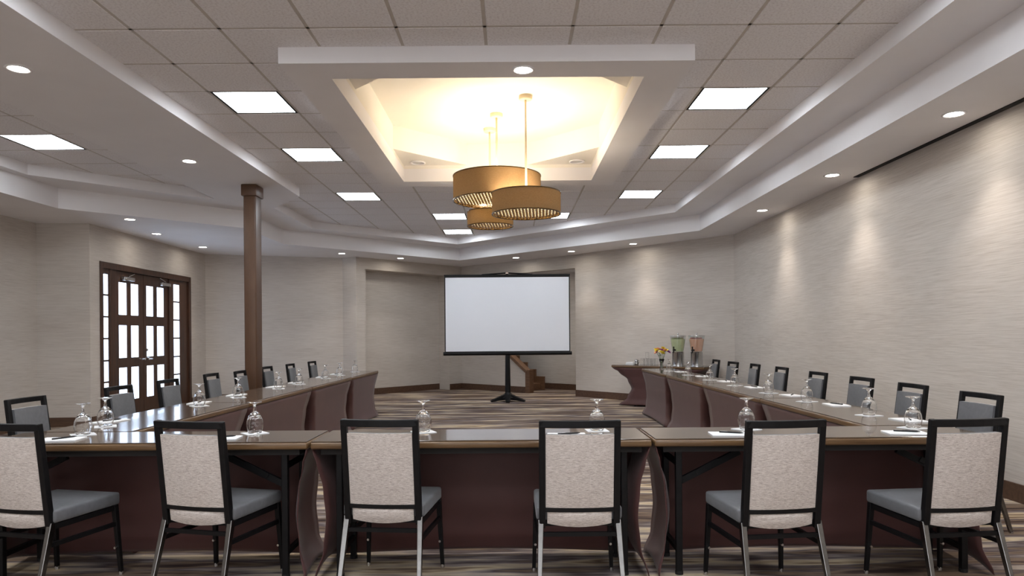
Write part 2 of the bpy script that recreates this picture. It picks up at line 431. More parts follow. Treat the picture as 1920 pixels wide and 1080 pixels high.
for i in range(0, 10):
    for j in range(-14, 18):
        if (i, j) in TROF: continue
        if touches(TC, gx(i), gy(j)): add_tile(gx(i), gy(j))
for j in range(-14, 18):                              # the cut column beside the beam
    if touches(TC, gx(-1), gy(j)): add_tile(gx(-1), gy(j))
    if j > 3 and touches(TC, gx(-2), gy(j)): add_tile(gx(-2), gy(j))
LTROF = {(1, 4), (1, 0), (1, -4), (1, -8)}
for i in range(0, 3):
    for j in range(-14, 9):
        if (i, j) not in LTROF and touches(TL, LX + i * T, gy(j)): add_tile(LX + i * T, gy(j))
def gridbar(x0, x1, y0, y1):
    m = MB()
    for r in minus(x0, x1, y0, y1): m.box(*r, CZ - .003, CZ + .02)
    if len(m.bm.verts): m.build('grid_bar', 'grid', ceil)
    else: m.bm.free()
for i in range(-1, 9): gridbar(gx(i) - g, gx(i) + g, -3.6, 15.2)
for j in range(-8, 13): gridbar(-3.66, 2.68, gy(j) - g, gy(j) + g)
for i in range(0, 4): gridbar(LX + i * T - g, LX + i * T + g, -3.6, 10.1)
for j in range(-8, 9): gridbar(-5.85, -4.26, gy(j) - g, gy(j) + g)

# tray: frame below the tiles, sides, corner plates, octagonal top
tr = MB().prism([(TX0, TY0), (TX1, TY0), (TX1, TY1), (TX0, TY1)], [[(OX0, OY0), (OX1, OY0), (OX1, OY1), (OX0, OY1)]], 3.312, CZ + .04)
tray = tr.build('ceiling_tray', 'plaster', kind='structure', label='square raised ceiling tray with a lit octagonal recess above the pendants')
ZP, ZO, CH = 3.52, 3.80, .82
sd = MB().prism([(OX0 - .06, OY0 - .06), (OX1 + .06, OY0 - .06), (OX1 + .06, OY1 + .06), (OX0 - .06, OY1 + .06)], [[(OX0, OY0), (OX1, OY0), (OX1, OY1), (OX0, OY1)]], CZ + .04, ZO + .05)
sd.build('tray_side', 'tray', tray)
for sx, sy in ((0, 0), (1, 0), (0, 1), (1, 1)):
    x = (OX0, OX1)[sx]; y = (OY0, OY1)[sy]; ax = CH * (1 - 2 * sx); ay = CH * (1 - 2 * sy)
    MB().prism([(x, y), (x + ax, y), (x, y + ay)], [], ZP, ZO).build('corner_plate', 'tray', tray)
MB().box(OX0 - .06, OX1 + .06, OY0 - .06, OY1 + .06, ZO, ZO + .06).build('tray_top', 'tray', tray)

# the right-hand air slot along the wall
tag(MB().box(3.79, 3.845, -2.0, 7.72, Z2 - .007, Z2 - .0005).build('slot_diffuser', 'slot'), 'long black air slot in the soffit along the right wall', 'air vent')

# ------------------------------------------------------------------ ceiling lights
def troffer(x0, y0, label):
    t = thing('ceiling_light', label, 'ceiling light', (x0 + T/2, y0 + T/2, CZ), 0, 'square recessed ceiling lights')
    global tro
    if tro is None:
        h = T/2 - g
        MB().prism([(-h, -h), (h, -h), (h, h), (-h, h)], [[(-h + .02, -h + .014), (h - .02, -h + .014), (h - .02, h - .014), (-h + .02, h - .014)]], -.004, .012).build('frame', 'slot', t)
        MB().box(-h + .02, h - .02, -h + .014, h - .014, .0, .01).build('diffuser', 'troffer', t)
        tro = t
    else:
        for ch in tro.children: c = ch.copy(); COL.objects.link(c); c.parent = t
tro = None
names = {(0, 2): 'large square ceiling light at the left of the tray, nearest of three', (0, 5): 'square ceiling light left of the tray, middle of three', (0, 9): 'square ceiling light left of the tray, farthest of three',
         (7, 2): 'large square ceiling light at the right of the tray, nearest of three', (7, 5): 'square ceiling light right of the tray, middle of three', (7, 9): 'square ceiling light right of the tray, farthest of three',
         (2, 12): 'small far ceiling light just left of the big pendant', (5, 12): 'small far ceiling light peeking out right of the pendants', (2, 15): 'farthest ceiling light, just left of the small pendant'}
for (i, j) in sorted(TROF):
    troffer(gx(i), gy(j), names.get((i, j), 'square ceiling light behind the viewer, %s side' % ('left' if i < 4 else 'right')))
for (i, j) in sorted(LTROF):
    troffer(LX + i * T, gy(j), 'square ceiling light beyond the beam at the left edge' if j == 4 else 'square ceiling light of the left field, out of view')

dl0 = None
def downlight(x, y, z, label, power=1.0, spot=True, warm=(1, .90, .79), size=84):
    global dl0
    t = thing('downlight', label, 'ceiling light', (x, y, z), 0, 'round recessed downlights')
    if dl0 is None:
        MB().lathe([(.062, -.001), (.086, -.001), (.088, -.006), (.080, -.010), (.064, -.006)], 28, closed=True).build('trim_ring', 'plaster', t, True)
        MB().lathe([(0, -.003), (.063, -.003), (.063, -.001), (0, -.001)], 28).build('lamp', 'lamp', t, False)
        dl0 = t
    else:
        for ch in dl0.children:
            if ch.type == 'MESH': c = ch.copy(); COL.objects.link(c); c.parent = t
    if spot:
        ld = bpy.data.lights.new('spot', 'SPOT'); ld.energy = SPOT_W * power; ld.spot_size = R(size); ld.spot_blend = 1.0; ld.shadow_soft_size = .07; ld.color = warm
        lo = bpy.data.objects.new('spot_lamp', ld); COL.objects.link(lo); lo.parent = t; lo.location = (0, 0, -.03)
    return t
for k, y in enumerate((5.52, 7.62, 9.75)):
    downlight(3.51, y, Z2, ['big glowing downlight at the right edge, nearest on the right soffit', 'second downlight on the right soffit beside the end of the air slot', 'third downlight on the right soffit, nearest the room corner'][k])
for y in (3.4, 1.3, -.8): downlight(3.51, y, Z2, 'right soffit downlight out of view behind the viewer')
for k, (x, y) in enumerate(((2.31, 13.22), (1.23, 14.32), (.10, 15.40))):
    downlight(x, y, Z2, ['downlight above the beverage table on the back soffit', 'middle of three small downlights above the screen\'s right side', 'small downlight directly above the screen'][k], .9)
for k, (x, y) in enumerate(((-3.49, 14.37), (-2.44, 15.33))):
    downlight(x, y, Z2, ['downlight in front of the bluish wall facet right of the column', 'small downlight above the niche left of the screen'][k], .9)
for k, (x, y, p) in enumerate(((-5.50, 10.07, .8), (-5.83, 11.47, 1), (-5.83, 13.19, 1))):
    downlight(x, y, Z2, ['bright downlight at the left, just before the doors', 'downlight above the left half of the double doors', 'downlight above the right end of the double doors'][k], p)
for k, y in enumerate((5.14, 7.86)):
    downlight(-3.62, y, Z1, ['big downlight in the beam at the top left corner', 'downlight in the beam nearer the brown column'][k], .5)
downlight(-3.62, 2.42, Z1, 'beam downlight out of view behind the viewer', .5)
downlight(.10, 5.27, 3.312, 'downlight in the near edge of the ceiling tray', .35)
downlight(.98, 15.95, 2.80, 'starry downlight in the stair alcove at the screen\'s top right corner', .8)
for k, x in enumerate((OX0 + .20, OX1 - .20)):           # unlit fittings in the far corner plates
    t = thing('unlit_downlight', 'unlit round fitting in the far %s corner of the tray' % ('left', 'right')[k], 'ceiling light', (x, OY1 - .16, ZP), 0, 'unlit fittings in the tray')
    MB().lathe([(.07, -.001), (.1, -.001), (.1, -.01), (.08, -.014)], 24, closed=True).build('trim_ring', 'plaster', t, True)
    MB().lathe([(0, -.003), (.072, -.003), (.072, -.001), (0, -.001)], 24).build('baffle', 'steel', t)

# ------------------------------------------------------------------ drum pendants
def pendant(name_label, x, y, r, z0, z1, zc, watts):
    t = thing('drum_pendant', name_label, 'pendant light', (x, y, 0), 0, 'gold drum pendants')
    MB().lathe([(r - .006, z0), (r, z0), (r, z1), (r - .006, z1)], 64, closed=True).build('shade', 'shade', t, 'auto')
    rim = MB()
    for zz in (z0, z1): rim.lathe([(r - .009, zz - .005), (r + .004, zz - .005), (r + .004, zz + .005), (r - .009, zz + .005)], 64, closed=True)
    rim.build('rim', 'gold', t, 'auto')
    MB().lathe([(0, z0 + .030), (r - .012, z0 + .030), (r - .012, z0 + .033), (0, z0 + .033)], 48).build('glowing_disc', 'warmlamp', t)
    lat = MB(); st = .042; k = -r
    while k < r:                                          # pierced lattice: two sets of crossing strips
        hl = math.sqrt(max(0, (r - .012) ** 2 - k * k))
        if hl > .03:
            for an, zz in ((R(35), z0 + .012), (R(-40), z0 + .006)):
                ca, sa = math.cos(an), math.sin(an)
                lat.bar((-hl * ca - k * sa, -hl * sa + k * ca, zz), (hl * ca - k * sa, hl * sa + k * ca, zz), .016, .004)
        k += st
    lat.build('pierced_screen', 'gold', t, kind='stuff')
    MB().tube([(0, 0, z1 - .05), (0, 0, zc - .02)], .011, 12).build('rod', 'beige_metal', t, True)
    MB().lathe([(0, zc - .045), (.065, zc - .045), (.072, zc - .038), (.072, zc), (0, zc)], 32).build('canopy', 'beige_metal', t, 'auto')
    sp = MB()
    for q in range(3):
        an = q * 2.0944 + .4; sp.bar((0, 0, z1 - .03), ((r - .004) * math.cos(an), (r - .004) * math.sin(an), z1 - .03), .006, .008)
    sp.build('spider', 'beige_metal', t)
    n = 3 if r > .3 else 2
    for q in range(n):
        an = q * 2 * math.pi / n + .9; ld = bpy.data.lights.new('bulb', 'POINT'); ld.energy = watts / n; ld.color = (1, .93, .82); ld.shadow_soft_size = .04
        lo = bpy.data.objects.new('bulb_lamp', ld); COL.objects.link(lo); lo.parent = t; lo.location = (r * .5 * math.cos(an), r * .5 * math.sin(an), (z0 + z1) / 2 + .02)
pendant('largest gold drum pendant, hanging highest of the three', -.155, 7.85, .492, 2.822, 3.094, ZO, PENDANT_W * 1.4)
pendant('medium gold drum pendant hanging in front at the right', .160, 7.27, .358, 2.568, 2.784, ZO, PENDANT_W)
pendant('smallest gold drum pendant hanging behind and lowest', -.250, 8.40, .276, 2.622, 2.795, ZO, PENDANT_W * .6)

# ------------------------------------------------------------------ column
cl = thing('column', 'square brown column with a wider cap under the beam', 'column', (-3.405, 9.19, 0))
MB().box(-.080, .080, -.115, .115, 0, 3.18, .022, 3).build('shaft', 'column', cl, 'auto')
MB().box(-.100, .100, -.138, .138, 3.15, Z1, .012, 2).build('cap', 'column', cl, 'auto')
MB().box(-.100, .100, -.138, .138, 0, .16, .01, 2).build('plinth', 'column', cl, 'auto')

# ------------------------------------------------------------------ double doors with sidelights (in the left wall, facing +X)
door = thing('door_1', 'dark wood double doors with frosted panes and tall sidelights', 'door', (-6.30, 0, 0)); door['kind'] = 'structure'
fr = MB(); F0, F1 = DY0, DY1
fr.box(-.14, .018, F0, F0 + .075, 0, DZ).box(-.14, .018, F1 - .075, F1, 0, DZ).box(-.14, .018, F0 + .075, F1 - .075, DZ - .10, DZ)
fr.box(-.13, -.005, 10.96, 11.12, 0, DZ - .10).box(-.13, -.005, 12.86, 13.00, 0, DZ - .10)
fr.build('door_frame', 'darkwood', door, bevel=.006)
ROWS_S = [.30, .63, .965, 1.31, 1.65, 1.99, 2.33]
for y0, y1 in ((10.745, 10.96), (13.00, 13.605)):
    a, b = (10.785, 10.93) if y0 < 11 else (13.03, 13.27)
    sl = MB().box(-.09, -.015, y0, a, 0, 2.4).box(-.09, -.015, b, y1, 0, 2.4).box(-.09, -.015, a, b, 0, ROWS_S[0]).box(-.09, -.015, a, b, ROWS_S[-1], 2.4)
    for z in ROWS_S[1:-1]: sl.box(-.09, -.015, a, b, z - .014, z + .014)
    sf = sl.build('sidelight_frame', 'darkwood', door)
    for z, zz in zip(ROWS_S, ROWS_S[1:]): MB().box(-.035, -.027, a, b, z + .014, zz - .014).build('pane', 'pane', sf)
rows = [(.30, .835), (.995, 1.525), (1.695, 2.22)]
for k, (y0, y1, cols) in enumerate(((11.12, 11.985, ((11.24, 11.48), (11.60, 11.84))), (11.995, 12.86, ((12.09, 12.33), (12.45, 12.70))))):
    lf = MB(); xs = (-.075, -.03)
    ys = [y0, cols[0][0], cols[0][1], cols[1][0], cols[1][1], y1]
    for a, b in ((ys[0], ys[1]), (ys[2], ys[3]), (ys[4], ys[5])): lf.box(*xs, a, b, .01, 2.395)
    for a, b in cols:
        zz = [.01] + [v for r_ in rows for v in r_] + [2.395]
        for q in range(0, len(zz), 2): lf.box(*xs, a, b, zz[q], zz[q + 1])
    leaf = lf.build('door_leaf', 'darkwood', door)
    for a, b in cols:
        for z0, z1 in rows: MB().box(-.048, -.040, a, b, z0, z1).build('pane', 'pane', leaf)
    yh = 11.93 if k == 0 else 12.06; sg = -1 if k == 0 else 1
    hb = MB().tube([(-.03, yh, .96), (.03, yh, .96)], .022, 14).tube([(.025, yh, .96), (.03, yh + sg * .11, .957)], .009, 10)
    hb.build('door_handle', 'chrome', leaf, 'auto')
    yc = (11.30, 11.62) if k == 0 else (12.52, 12.85)
    MB().box(-.03, .035, yc[0], yc[1], 2.255, 2.315, .008).build('door_closer', 'steel', leaf, 'auto')
    MB().bar((.01, sum(yc) / 2, 2.325), (.03, yc[1] - .02 if k == 0 else yc[0] - .08, 2.375), .02, .012).build('closer_arm', 'steel', leaf)
MB().tube([(-.03, 12.06, 1.11), (.0, 12.06, 1.11)], .025, 16).build('lock', 'chrome', door, 'auto')
MB().box(-.6, -.2, 10.62, 13.75, 0, 2.7).build('vestibule', 'slot', door)

# ------------------------------------------------------------------ staircase in the alcove
st = thing('staircase', 'short brown wooden staircase with a sloped rail behind the screen', 'staircase', (HW[0], HW[1], 0), math.atan2(-dd.y, -dd.x))
# local +x climbs towards the far corner, local -y is the back wall side
tot = .88; s0 = .30
nst = 6
for k in range(nst):
    MB().box(s0 + k * .27, s0 + (k + 1) * .27 + .02, -tot, -.13, 0, .165 * (k + 1), .006, 1).build('step', 'stair', st)
sk = MB()
for k in range(nst): sk.box(s0 + (k - .35) * .27, s0 + (k + .65) * .27, -tot - .05, -tot - .005, 0, .165 * (k + 1) + .16)
sk.build('skirt_board', 'stair', st)
MB().bar((-.05, -.06, .47), (2.0, -.06, .47 + 2.05 * .70), .17, .07).build('rail_cap', 'stair', st, bevel=.006)
MB().box(-.13, .0, -.135, .015, 0, .53, .006, 1).build('newel_post', 'stair', st)

# ------------------------------------------------------------------ projection screen
sc = thing('projection_screen', 'white tripod projection screen with a black frame', 'projection screen', (-.09, 13.86, 0))
MB().box(-1.245, 1.245, -.012, .012, .99, 2.50).build('frame', 'black', sc)
MB().box(-1.225, 1.225, -.016, -.0125, 1.0, 2.465).build('screen_surface', 'screen', sc)
MB().tube([(-1.275, 0, .955), (1.275, 0, .955)], .036, 16).build('housing', 'black', sc, 'auto')
MB().bar((-1.25, 0, 2.508), (1.25, 0, 2.508), .03, .03).tube([(-.5, .0, 2.52), (0, .03, 2.555), (.5, 0, 2.52)], .014, 8).build('top_bar', 'black', sc)
MB().tube([(0, .06, .10), (0, .06, 2.56)], .028, 16).build('pole', 'black', sc, 'auto')
MB().tube([(0, .0, .10), (0, .0, .92)], [.058, .046], 16).build('pole_sleeve', 'black', sc, 'auto')
MB().lathe([(0, .05), (.16, .05), (.13, .09), (.07, .15), (.05, .20), (0, .20)], 24).build('base', 'black', sc, True)
MB().box(-.03, .03, -.02, .09, 2.53, 2.57, .008).build('hook', 'steel', sc)
for an in (200, 340, 90, 270):
    ca, sa = math.cos(R(an)), math.sin(R(an))
    MB().bar((ca * .02, sa * .02, .105), (ca * .36, sa * .36 * .8, .016), .12, .12, .08, .028).build('leg', 'black', sc, bevel=.005)

# ------------------------------------------------------------------ tables
def lerp_profile(pts, t):
    for (a, va), (b, vb) in zip(pts, pts[1:]):
        if t <= b:
            u = (t - a) / (b - a); u = u * u * (3 - 2 * u); return va + (vb - va) * u
    return pts[-1][1]
TOPZ = .745
def make_table(L, D, loc, rz, label, group, inset=.14):
    t = thing('folding_table', label, 'table', loc, rz, group)
    x, y = L / 2 - .003, D / 2
    MB().box(-x + .006, x - .006, -y + .006, y - .006, TOPZ - .006, TOPZ, .002, 1).build('tabletop', 'top', t)
    MB().box(-x, x, -y, y, TOPZ - .043, TOPZ - .0062, .009, 3).build('edge_band', 'edge', t, 'auto')
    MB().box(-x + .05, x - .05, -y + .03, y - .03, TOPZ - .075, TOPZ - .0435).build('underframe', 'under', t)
    for sx in (-1, 1):
        xl = sx * (x - inset)
        for sy_ in (-1, 1):
            lg = MB().bar((xl, sy_ * (y - .07), .015), (xl, sy_ * (y - .07), TOPZ - .075), .034, .034).build('leg', 'black', t, bevel=.004)
            MB().lathe([(0, 0), (.022, 0), (.022, .018), (0, .018)], 12, (xl, sy_ * (y - .07), 0)).build('foot', 'slot', lg)
        MB().bar((xl, -y + .07, .13), (xl, y - .07, .13), .025, .025).build('crossbar', 'black', t)
        MB().bar((xl, -y + .07, .60), (xl, y - .07, .60), .025, .025).build('crossbar', 'black', t)
        br = MB().bar((xl - sx * .015, -y + .10, .50), (xl - sx * .34, -y + .10, TOPZ - .085), .022, .034).build('brace', 'black', t)
        MB().bar((xl - sx * .10, -y + .086, .546), (xl - sx * .22, -y + .086, .612), .010, .030).build('brace_lock', 'black', br)
    return t
def make_cover(L, D, loc, rz, label, group, pinch=.115, foot=.035, closed=False, flare=.012):
    """stretch cover: taut panels between the top edge and the feet, open on the chair side (local -y)"""
    x, y = L / 2 - .012, D / 2 - .012; rows = []; n = 22
    cor = [(-1, -1), (-1, 1), (1, 1), (1, -1)]
    for k in range(n + 1):
        t = k / n; z = (TOPZ - .046) * (1 - t) + .004 * t
        ix = lerp_profile([(0, 0), (.12, pinch * .38), (.32, pinch * .82), (.55, pinch), (.78, pinch * .8), (1, foot)], t)
        iy = lerp_profile([(0, 0), (.3, .03), (.55, .04), (.8, .03), (1, -flare)], t)
        cs = [(sx * (x - ix), sy_ * (y - iy)) for sx, sy_ in cor]; row = []
        seq = list(zip(cs, cs[1:])) + ([(cs[-1], cs[0])] if closed else [])
        for q, (a, b) in enumerate(seq):
            m_ = 12 if q % 2 else 8
            for i in range(m_ + (1 if q == len(seq) - 1 and not closed else 0)):
                u = i / m_; bow = math.sin(math.pi * u)
                px, py = a[0] + (b[0] - a[0]) * u, a[1] + (b[1] - a[1]) * u
                side = q % 2 == 0
                if side: px -= math.copysign(.05 * bow * math.sin(math.pi * t), px)
                hem = .045 * bow * max(0, (t - .8) / .2) ** 2 * (1 if side else .6)
                row.append((px, py, z + hem))
        rows.append(row)
    o = MB().grid(rows, closed).build('table_cover', 'spandex', None, True, True)
    s = o.modifiers.new('thick', 'SOLIDIFY'); s.thickness = .004; s.offset = 0
    o.location = loc; o.rotation_euler = (0, 0, rz); tag(o, label, 'table cover', group)
    return o
TL_, FY0, FY1 = 1.83, 3.722, 4.180
fy = (FY0 + FY1) / 2
for k, (x, w) in enumerate(((-2.010, 'left'), (-.170, 'middle'), (1.670, 'right'))):
    make_table(TL_, FY1 - FY0, (x, fy, 0), 0, '%s of the three front folding tables, nearest the viewer' % w, 'folding tables of the U')
    make_cover(TL_, FY1 - FY0, (x, fy, 0), 0, 'maroon stretch cover on the %s front table' % w, 'stretch table covers', .06, .01)
FAR = ['nearest', 'second', 'third', 'farthest']
# right row: inner edge x = 2.135, chairs on the +x side
RD, RY = .50, 4.19
for k in range(4):
    p = (2.135 + RD / 2, RY + TL_ / 2 + k * (TL_ + .008), 0)
    make_table(TL_, RD, p, R(90), '%s folding table of the right row' % FAR[k], 'folding tables of the U', .21)
    make_cover(TL_, RD, p, R(90), 'maroon stretch cover on the %s table of the right row' % FAR[k], 'stretch table covers', .135, .02)
# left row: slightly turned; chairs on the -x side
LD = .56; la = math.atan2(.08, 7.3)
def lrow(s, w):                                          # s metres along the row, w metres out from the inner edge
    return (-2.29 + math.sin(la) * s - math.cos(la) * w, 4.19 + math.cos(la) * s + math.sin(la) * w)
for k in range(4):
    q = lrow(TL_ / 2 + k * (TL_ + .008), LD / 2); p = (q[0], q[1], 0); rz = R(-90) - la
    make_table(TL_, LD, p, rz, '%s folding table of the left row' % FAR[k], 'folding tables of the U', .21)
    make_cover(TL_, LD, p, rz, 'maroon stretch cover on the %s table of the left row' % FAR[k], 'stretch table covers', .135, .02)
# beverage table against the angled wall
sa_, sb_ = Vector((1.85, 13.07)), Vector((3.245, 11.803)); sd_ = (sb_ - sa_).normalized(); sn = Vector((-sd_.y, sd_.x))
SD = .60
smid = sa_ + sd_ * .9425 + sn * SD / 2; srz = math.atan2(sd_.y, sd_.x)
make_table(1.885, SD, (smid.x, smid.y, 0), srz, 'beverage table with drink dispensers by the angled wall', 'folding tables of the U', .47)
make_cover(1.885, SD, (smid.x, smid.y, 0), srz, 'dark stretch cover with deep hourglass ends on the beverage table', 'stretch table covers', .40, .16, True)
def svc(a, b): p = sa_ + sd_ * a + sn * b; return (p.x, p.y, TOPZ)

# ------------------------------------------------------------------ chairs
def make_chair(label, group):
    t = thing('banquet_chair', label, 'chair', (0, 0, 0), 0, group)
    # seat faces local +y; back leans towards -y
    MB().box(-.212, .212, -.205, .215, .388, .455, .014, 3).build('seat', 'vinyl', t, True)
    MB().bar((-.195, -.20, .372), (-.195, .20, .372), .022, .026).bar((.195, -.20, .372), (.195, .20, .372), .022, .026).bar((-.195, .19, .372), (.195, .19, .372), .022, .026).bar((-.185, -.19, .372), (.185, -.19, .372), .022, .026).build('seat_frame', 'black', t)
    def yb(z): return -.205 - (z - .36) * .125           # plane of the back
    fr = MB()
    for sx in (-1, 1): fr.bar((sx * .183, yb(.355), .355), (sx * .183, yb(.888), .890), .030, .036, .030, .030)
    n = 8
    arc = lambda z, dz=0, bow=.022: [(-.196 + .392 * i / n, yb(z) - bow * math.sin(math.pi * i / n), z + dz) for i in range(n + 1)]
    fr.sweep(arc(.872), .026, .036)
    fr.sweep(arc(.447, 0, .014), .024, .024)
    fr.build('back_frame', 'black', t, bevel=.004)
    def pad(name, z0, z1, y_off, th, mat, xw=.166, bow=.018, sag=0., **props):
        rws = []; m_ = 10
        for face, o_ in ((0, y_off), (1, y_off + th)):
            for k in range(7):
                row = []
                for i in range(m_ + 1):
                    u = i / m_ * 2 - 1; v = k / 6 * 2 - 1
                    zz = z0 + (z1 - z0) * k / 6
                    if k == 0: zz -= sag * (1 - u * u)
                    puff = .010 * (1 - u ** 4) * (1 - v ** 4)
                    row.append((u * xw, yb(zz) + o_ - bow * (1 - u * u) + (puff if face else -puff), zz))
                rws.append(row)
        m = MB(); vs = [[m.bm.verts.new(p) for p in r_] for r_ in rws]; a, b = vs[:7], vs[7:]
        for gq in (a, b):
            for k in range(6):
                for i in range(m_): m.bm.faces.new((gq[k][i], gq[k][i+1], gq[k+1][i+1], gq[k+1][i]))
        for k in range(6):
            for i in (0, m_): m.bm.faces.new((a[k][i], a[k+1][i], b[k+1][i], b[k][i]))
        for k in (0, 6):
            for i in range(m_): m.bm.faces.new((a[k][i], a[k][i+1], b[k][i+1], b[k][i]))
        return m.build(name, mat, t, 'auto', **props)
    pad('back_panel', .458, .820, -.012, .014, 'tweed', label='oatmeal woven panel on the rear of the backrest')
    pad('back_cushion', .440, .820, .0025, .026, 'vinyl')
    pad('lower_back_panel', .375, .437, -.006, .012, 'tweed', .158, .012, .016)
    for sx in (-1, 1):
        lg = MB().bar((sx * .190, -.205, .39), (sx * .205, -.315, .006), .028, .032, .020, .022).build('leg', 'legsteel', t, bevel=.003)
        MB().lathe([(0, 0), (.013, 0), (.013, .012), (0, .012)], 12, (sx * .205, -.316, 0)).build('glide', 'steel', lg)
        lf = MB().bar((sx * .200, .185, .39), (sx * .214, .212, .012), .028, .028, .020, .020).build('leg', 'black', t, bevel=.003)
        MB().lathe([(0, 0), (.014, 0), (.012, .018), (0, .018)], 12, (sx * .214, .212, 0)).build('glide', 'steel', lf)
        MB().tube([(sx * .206, .19, .155), (sx * .206, .175, .155)], .007, 10).build('bumper', 'steel', lf)
        MB().bar((sx * .197, -.235, .285), (sx * .204, .19, .285), .016, .022).build('stretcher', 'black', t)
    MB().bar((-.19, -.222, .325), (.19, -.222, .325), .016, .020).build('stretcher', 'black', t)
    return t
front = [(-2.49, 3.44, -13), (-1.61, 3.47, -14), (-.665, 3.48, -6), (.325, 3.38, 0), (1.300, 3.32, 6), (2.170, 3.32, 6)]
flab = ['front chair at the left edge of the view, seen from behind', 'second front chair from the left, turned slightly right', 'front chair left of the screen\'s centre, seen from behind', 'front chair right of the screen\'s centre, seen from behind', 'fifth front chair from the left, before the right table', 'rightmost front chair, close to the right wall']
chair0 = None
def place_chair(x, y, rz, label, group):
    global chair0
    if chair0 is None:
        chair0 = make_chair(label, group); chair0.location = (x, y, 0); chair0.rotation_euler = (0, 0, rz); return chair0
    return dup(chair0, (x, y, 0), rz, label, group)
BT = .27                                                 # the top rail sits this far behind the chair's origin
for (x, y, a), lb in zip(front, flab):
    a = R(a); place_chair(x - math.sin(a) * BT, y + math.cos(a) * BT, a, lb, 'front row of chairs')
near = ['nearest', 'second', 'third', 'fourth', 'fifth', 'sixth', 'seventh', 'farthest']
RC = [(3.16, 4.70), (3.22, 5.61), (3.26, 6.50), (3.27, 7.45), (3.33, 8.62), (3.34, 9.60), (3.30, 10.40), (3.32, 11.36)]
for k, (x, y) in enumerate(RC):
    place_chair(x - BT, y, R(90 + random.uniform(-3, 3)), '%s chair of the right row, against the right wall' % near[k], 'right row of chairs')
LC = [(-3.46, 4.96), (-3.44, 6.09), (-3.47, 7.02), (-3.52, 8.16), (-3.43, 8.80), (-3.53, 10.02), (-3.50, 11.0), (-3.47, 12.08)]
ltw = ['at the left edge', 'before the left door leaf', 'before the right door leaf', 'just right of the doors', 'in front of the column', 'right behind the column', 'beyond the column', 'at its far end']
for k, (x, y) in enumerate(LC):
    place_chair(x + BT, y, R(-90 + random.uniform(-3, 3)), '%s chair of the left row, %s' % (near[k], ltw[k]), 'left row of chairs')

# ------------------------------------------------------------------ goblets, coasters, notepads and pens
gob0 = None
def goblet(x, y, label, rz=0.):
    global gob0
    z = TOPZ + .004
    if gob0 is not None: return dup(gob0, (x, y, z), rz, label, 'upturned goblets')
    t = thing('water_goblet', label, 'glass', (x, y, z), rz, 'upturned goblets')
    out = [(.036, 0, 0), (.041, .012, .3), (.0465, .035, 1), (.0475, .052, 1), (.044, .075, 1), (.036, .097, 1), (.022, .115, .6), (.013, .123, 0)]
    inn = [(r - (.0016 if z_ < .1 else .003), z_, w) for r, z_, w in out[:-2]] + [(.016, .109, 0), (0, .112, 0)]
    MB().lathe([(0, .121, 0)] + out[::-1] + [(.0344, .0, 0)] + inn[1:], 40, flute=10, amp=.022).build('bowl', 'glass', t, True)
    MB().lathe([(0, .1205), (.0115, .1205), (.0085, .128), (.0105, .134), (.0072, .141), (.0062, .152), (.0080, .162), (.016, .170), (.034, .1755), (.040, .1775), (.040, .1800), (.020, .1795), (0, .1790)], 32).build('stem_and_foot', 'glass', t, True)
    gob0 = t; return t
coa = pad_ = pen_ = None
def coaster(x, y, rz, label):
    global coa
    o = (MB().box(-.062, .062, -.062, .062, 0, .003).build('coaster', 'paper') if coa is None else coa.copy())
    if coa is None: coa = o
    else: COL.objects.link(o)
    o.location = (x, y, TOPZ + .0005); o.rotation_euler = (0, 0, rz); tag(o, label, 'coaster', 'paper coasters')
def notepad(x, y, rz, label):
    global pad_
    o = (MB().box(-.105, .105, -.070, .070, 0, .006).build('notepad', 'paper') if pad_ is None else pad_.copy())
    if pad_ is None: pad_ = o
    else: COL.objects.link(o)
    o.location = (x, y, TOPZ + .0005); o.rotation_euler = (0, 0, rz); tag(o, label, 'notepad', 'notepads')
def pen(x, y, rz, label):
    global pen_
    z = TOPZ + .0112
    if pen_ is not None: return dup(pen_, (x, y, z), rz, label, 'ballpoint pens')
    t = thing('pen', label, 'pen', (x, y, z), rz, 'ballpoint pens')
    MB().tube([(-.062, 0, 0), (.05, 0, 0), (.068, 0, 0)], [.0045, .0045, .0015], 10).build('barrel', 'slot', t, 'auto')
    MB().bar((-.058, 0, .0045), (-.018, 0, .0052), .003, .0015).build('clip', 'chrome', t)
    pen_ = t
# front row of settings
fg = [(-2.50, 4.06, 'at the far left, beside a second goblet'), (-1.50, 4.06, 'right of the second front chair'), (-.52, 4.06, 'beside the third front chair'), (.49, 4.06, 'behind the fourth front chair'), (1.36, 4.06, 'at the left of the fifth front chair'), (2.33, 4.06, 'at the left of the rightmost front chair')]
for k, (x, y, w) in enumerate(fg):
    goblet(x, y, 'upturned goblet on the front tables, ' + w, k * .7)
    coaster(x, y, R((38, 40, 24, 4, 30, 28)[k]), 'white coaster on the front tables, ' + w)
fp = [(-2.50, 3.86, 8, 'behind the leftmost front chair'), (-1.62, 3.86, 6, 'behind the second front chair'), (-.80, 3.86, 0, 'behind the third front chair'), (.30, 3.87, 0, 'behind the fourth front chair'), (1.20, 3.86, -5, 'left of the fifth front chair'), (2.17, 3.855, -8, 'left of the rightmost front chair')]
for k, (x, y, a, w) in enumerate(fp):
    notepad(x, y, R(a), 'white notepad on the front tables, ' + w)
    pen(x + .01, y + .012, R((60, 20, 10, 15, -25, -25)[k]), 'dark pen lying on the notepad ' + w)
gy_r = [4.70, 5.69, 6.54, 7.53, 8.48, 9.53, 10.66]
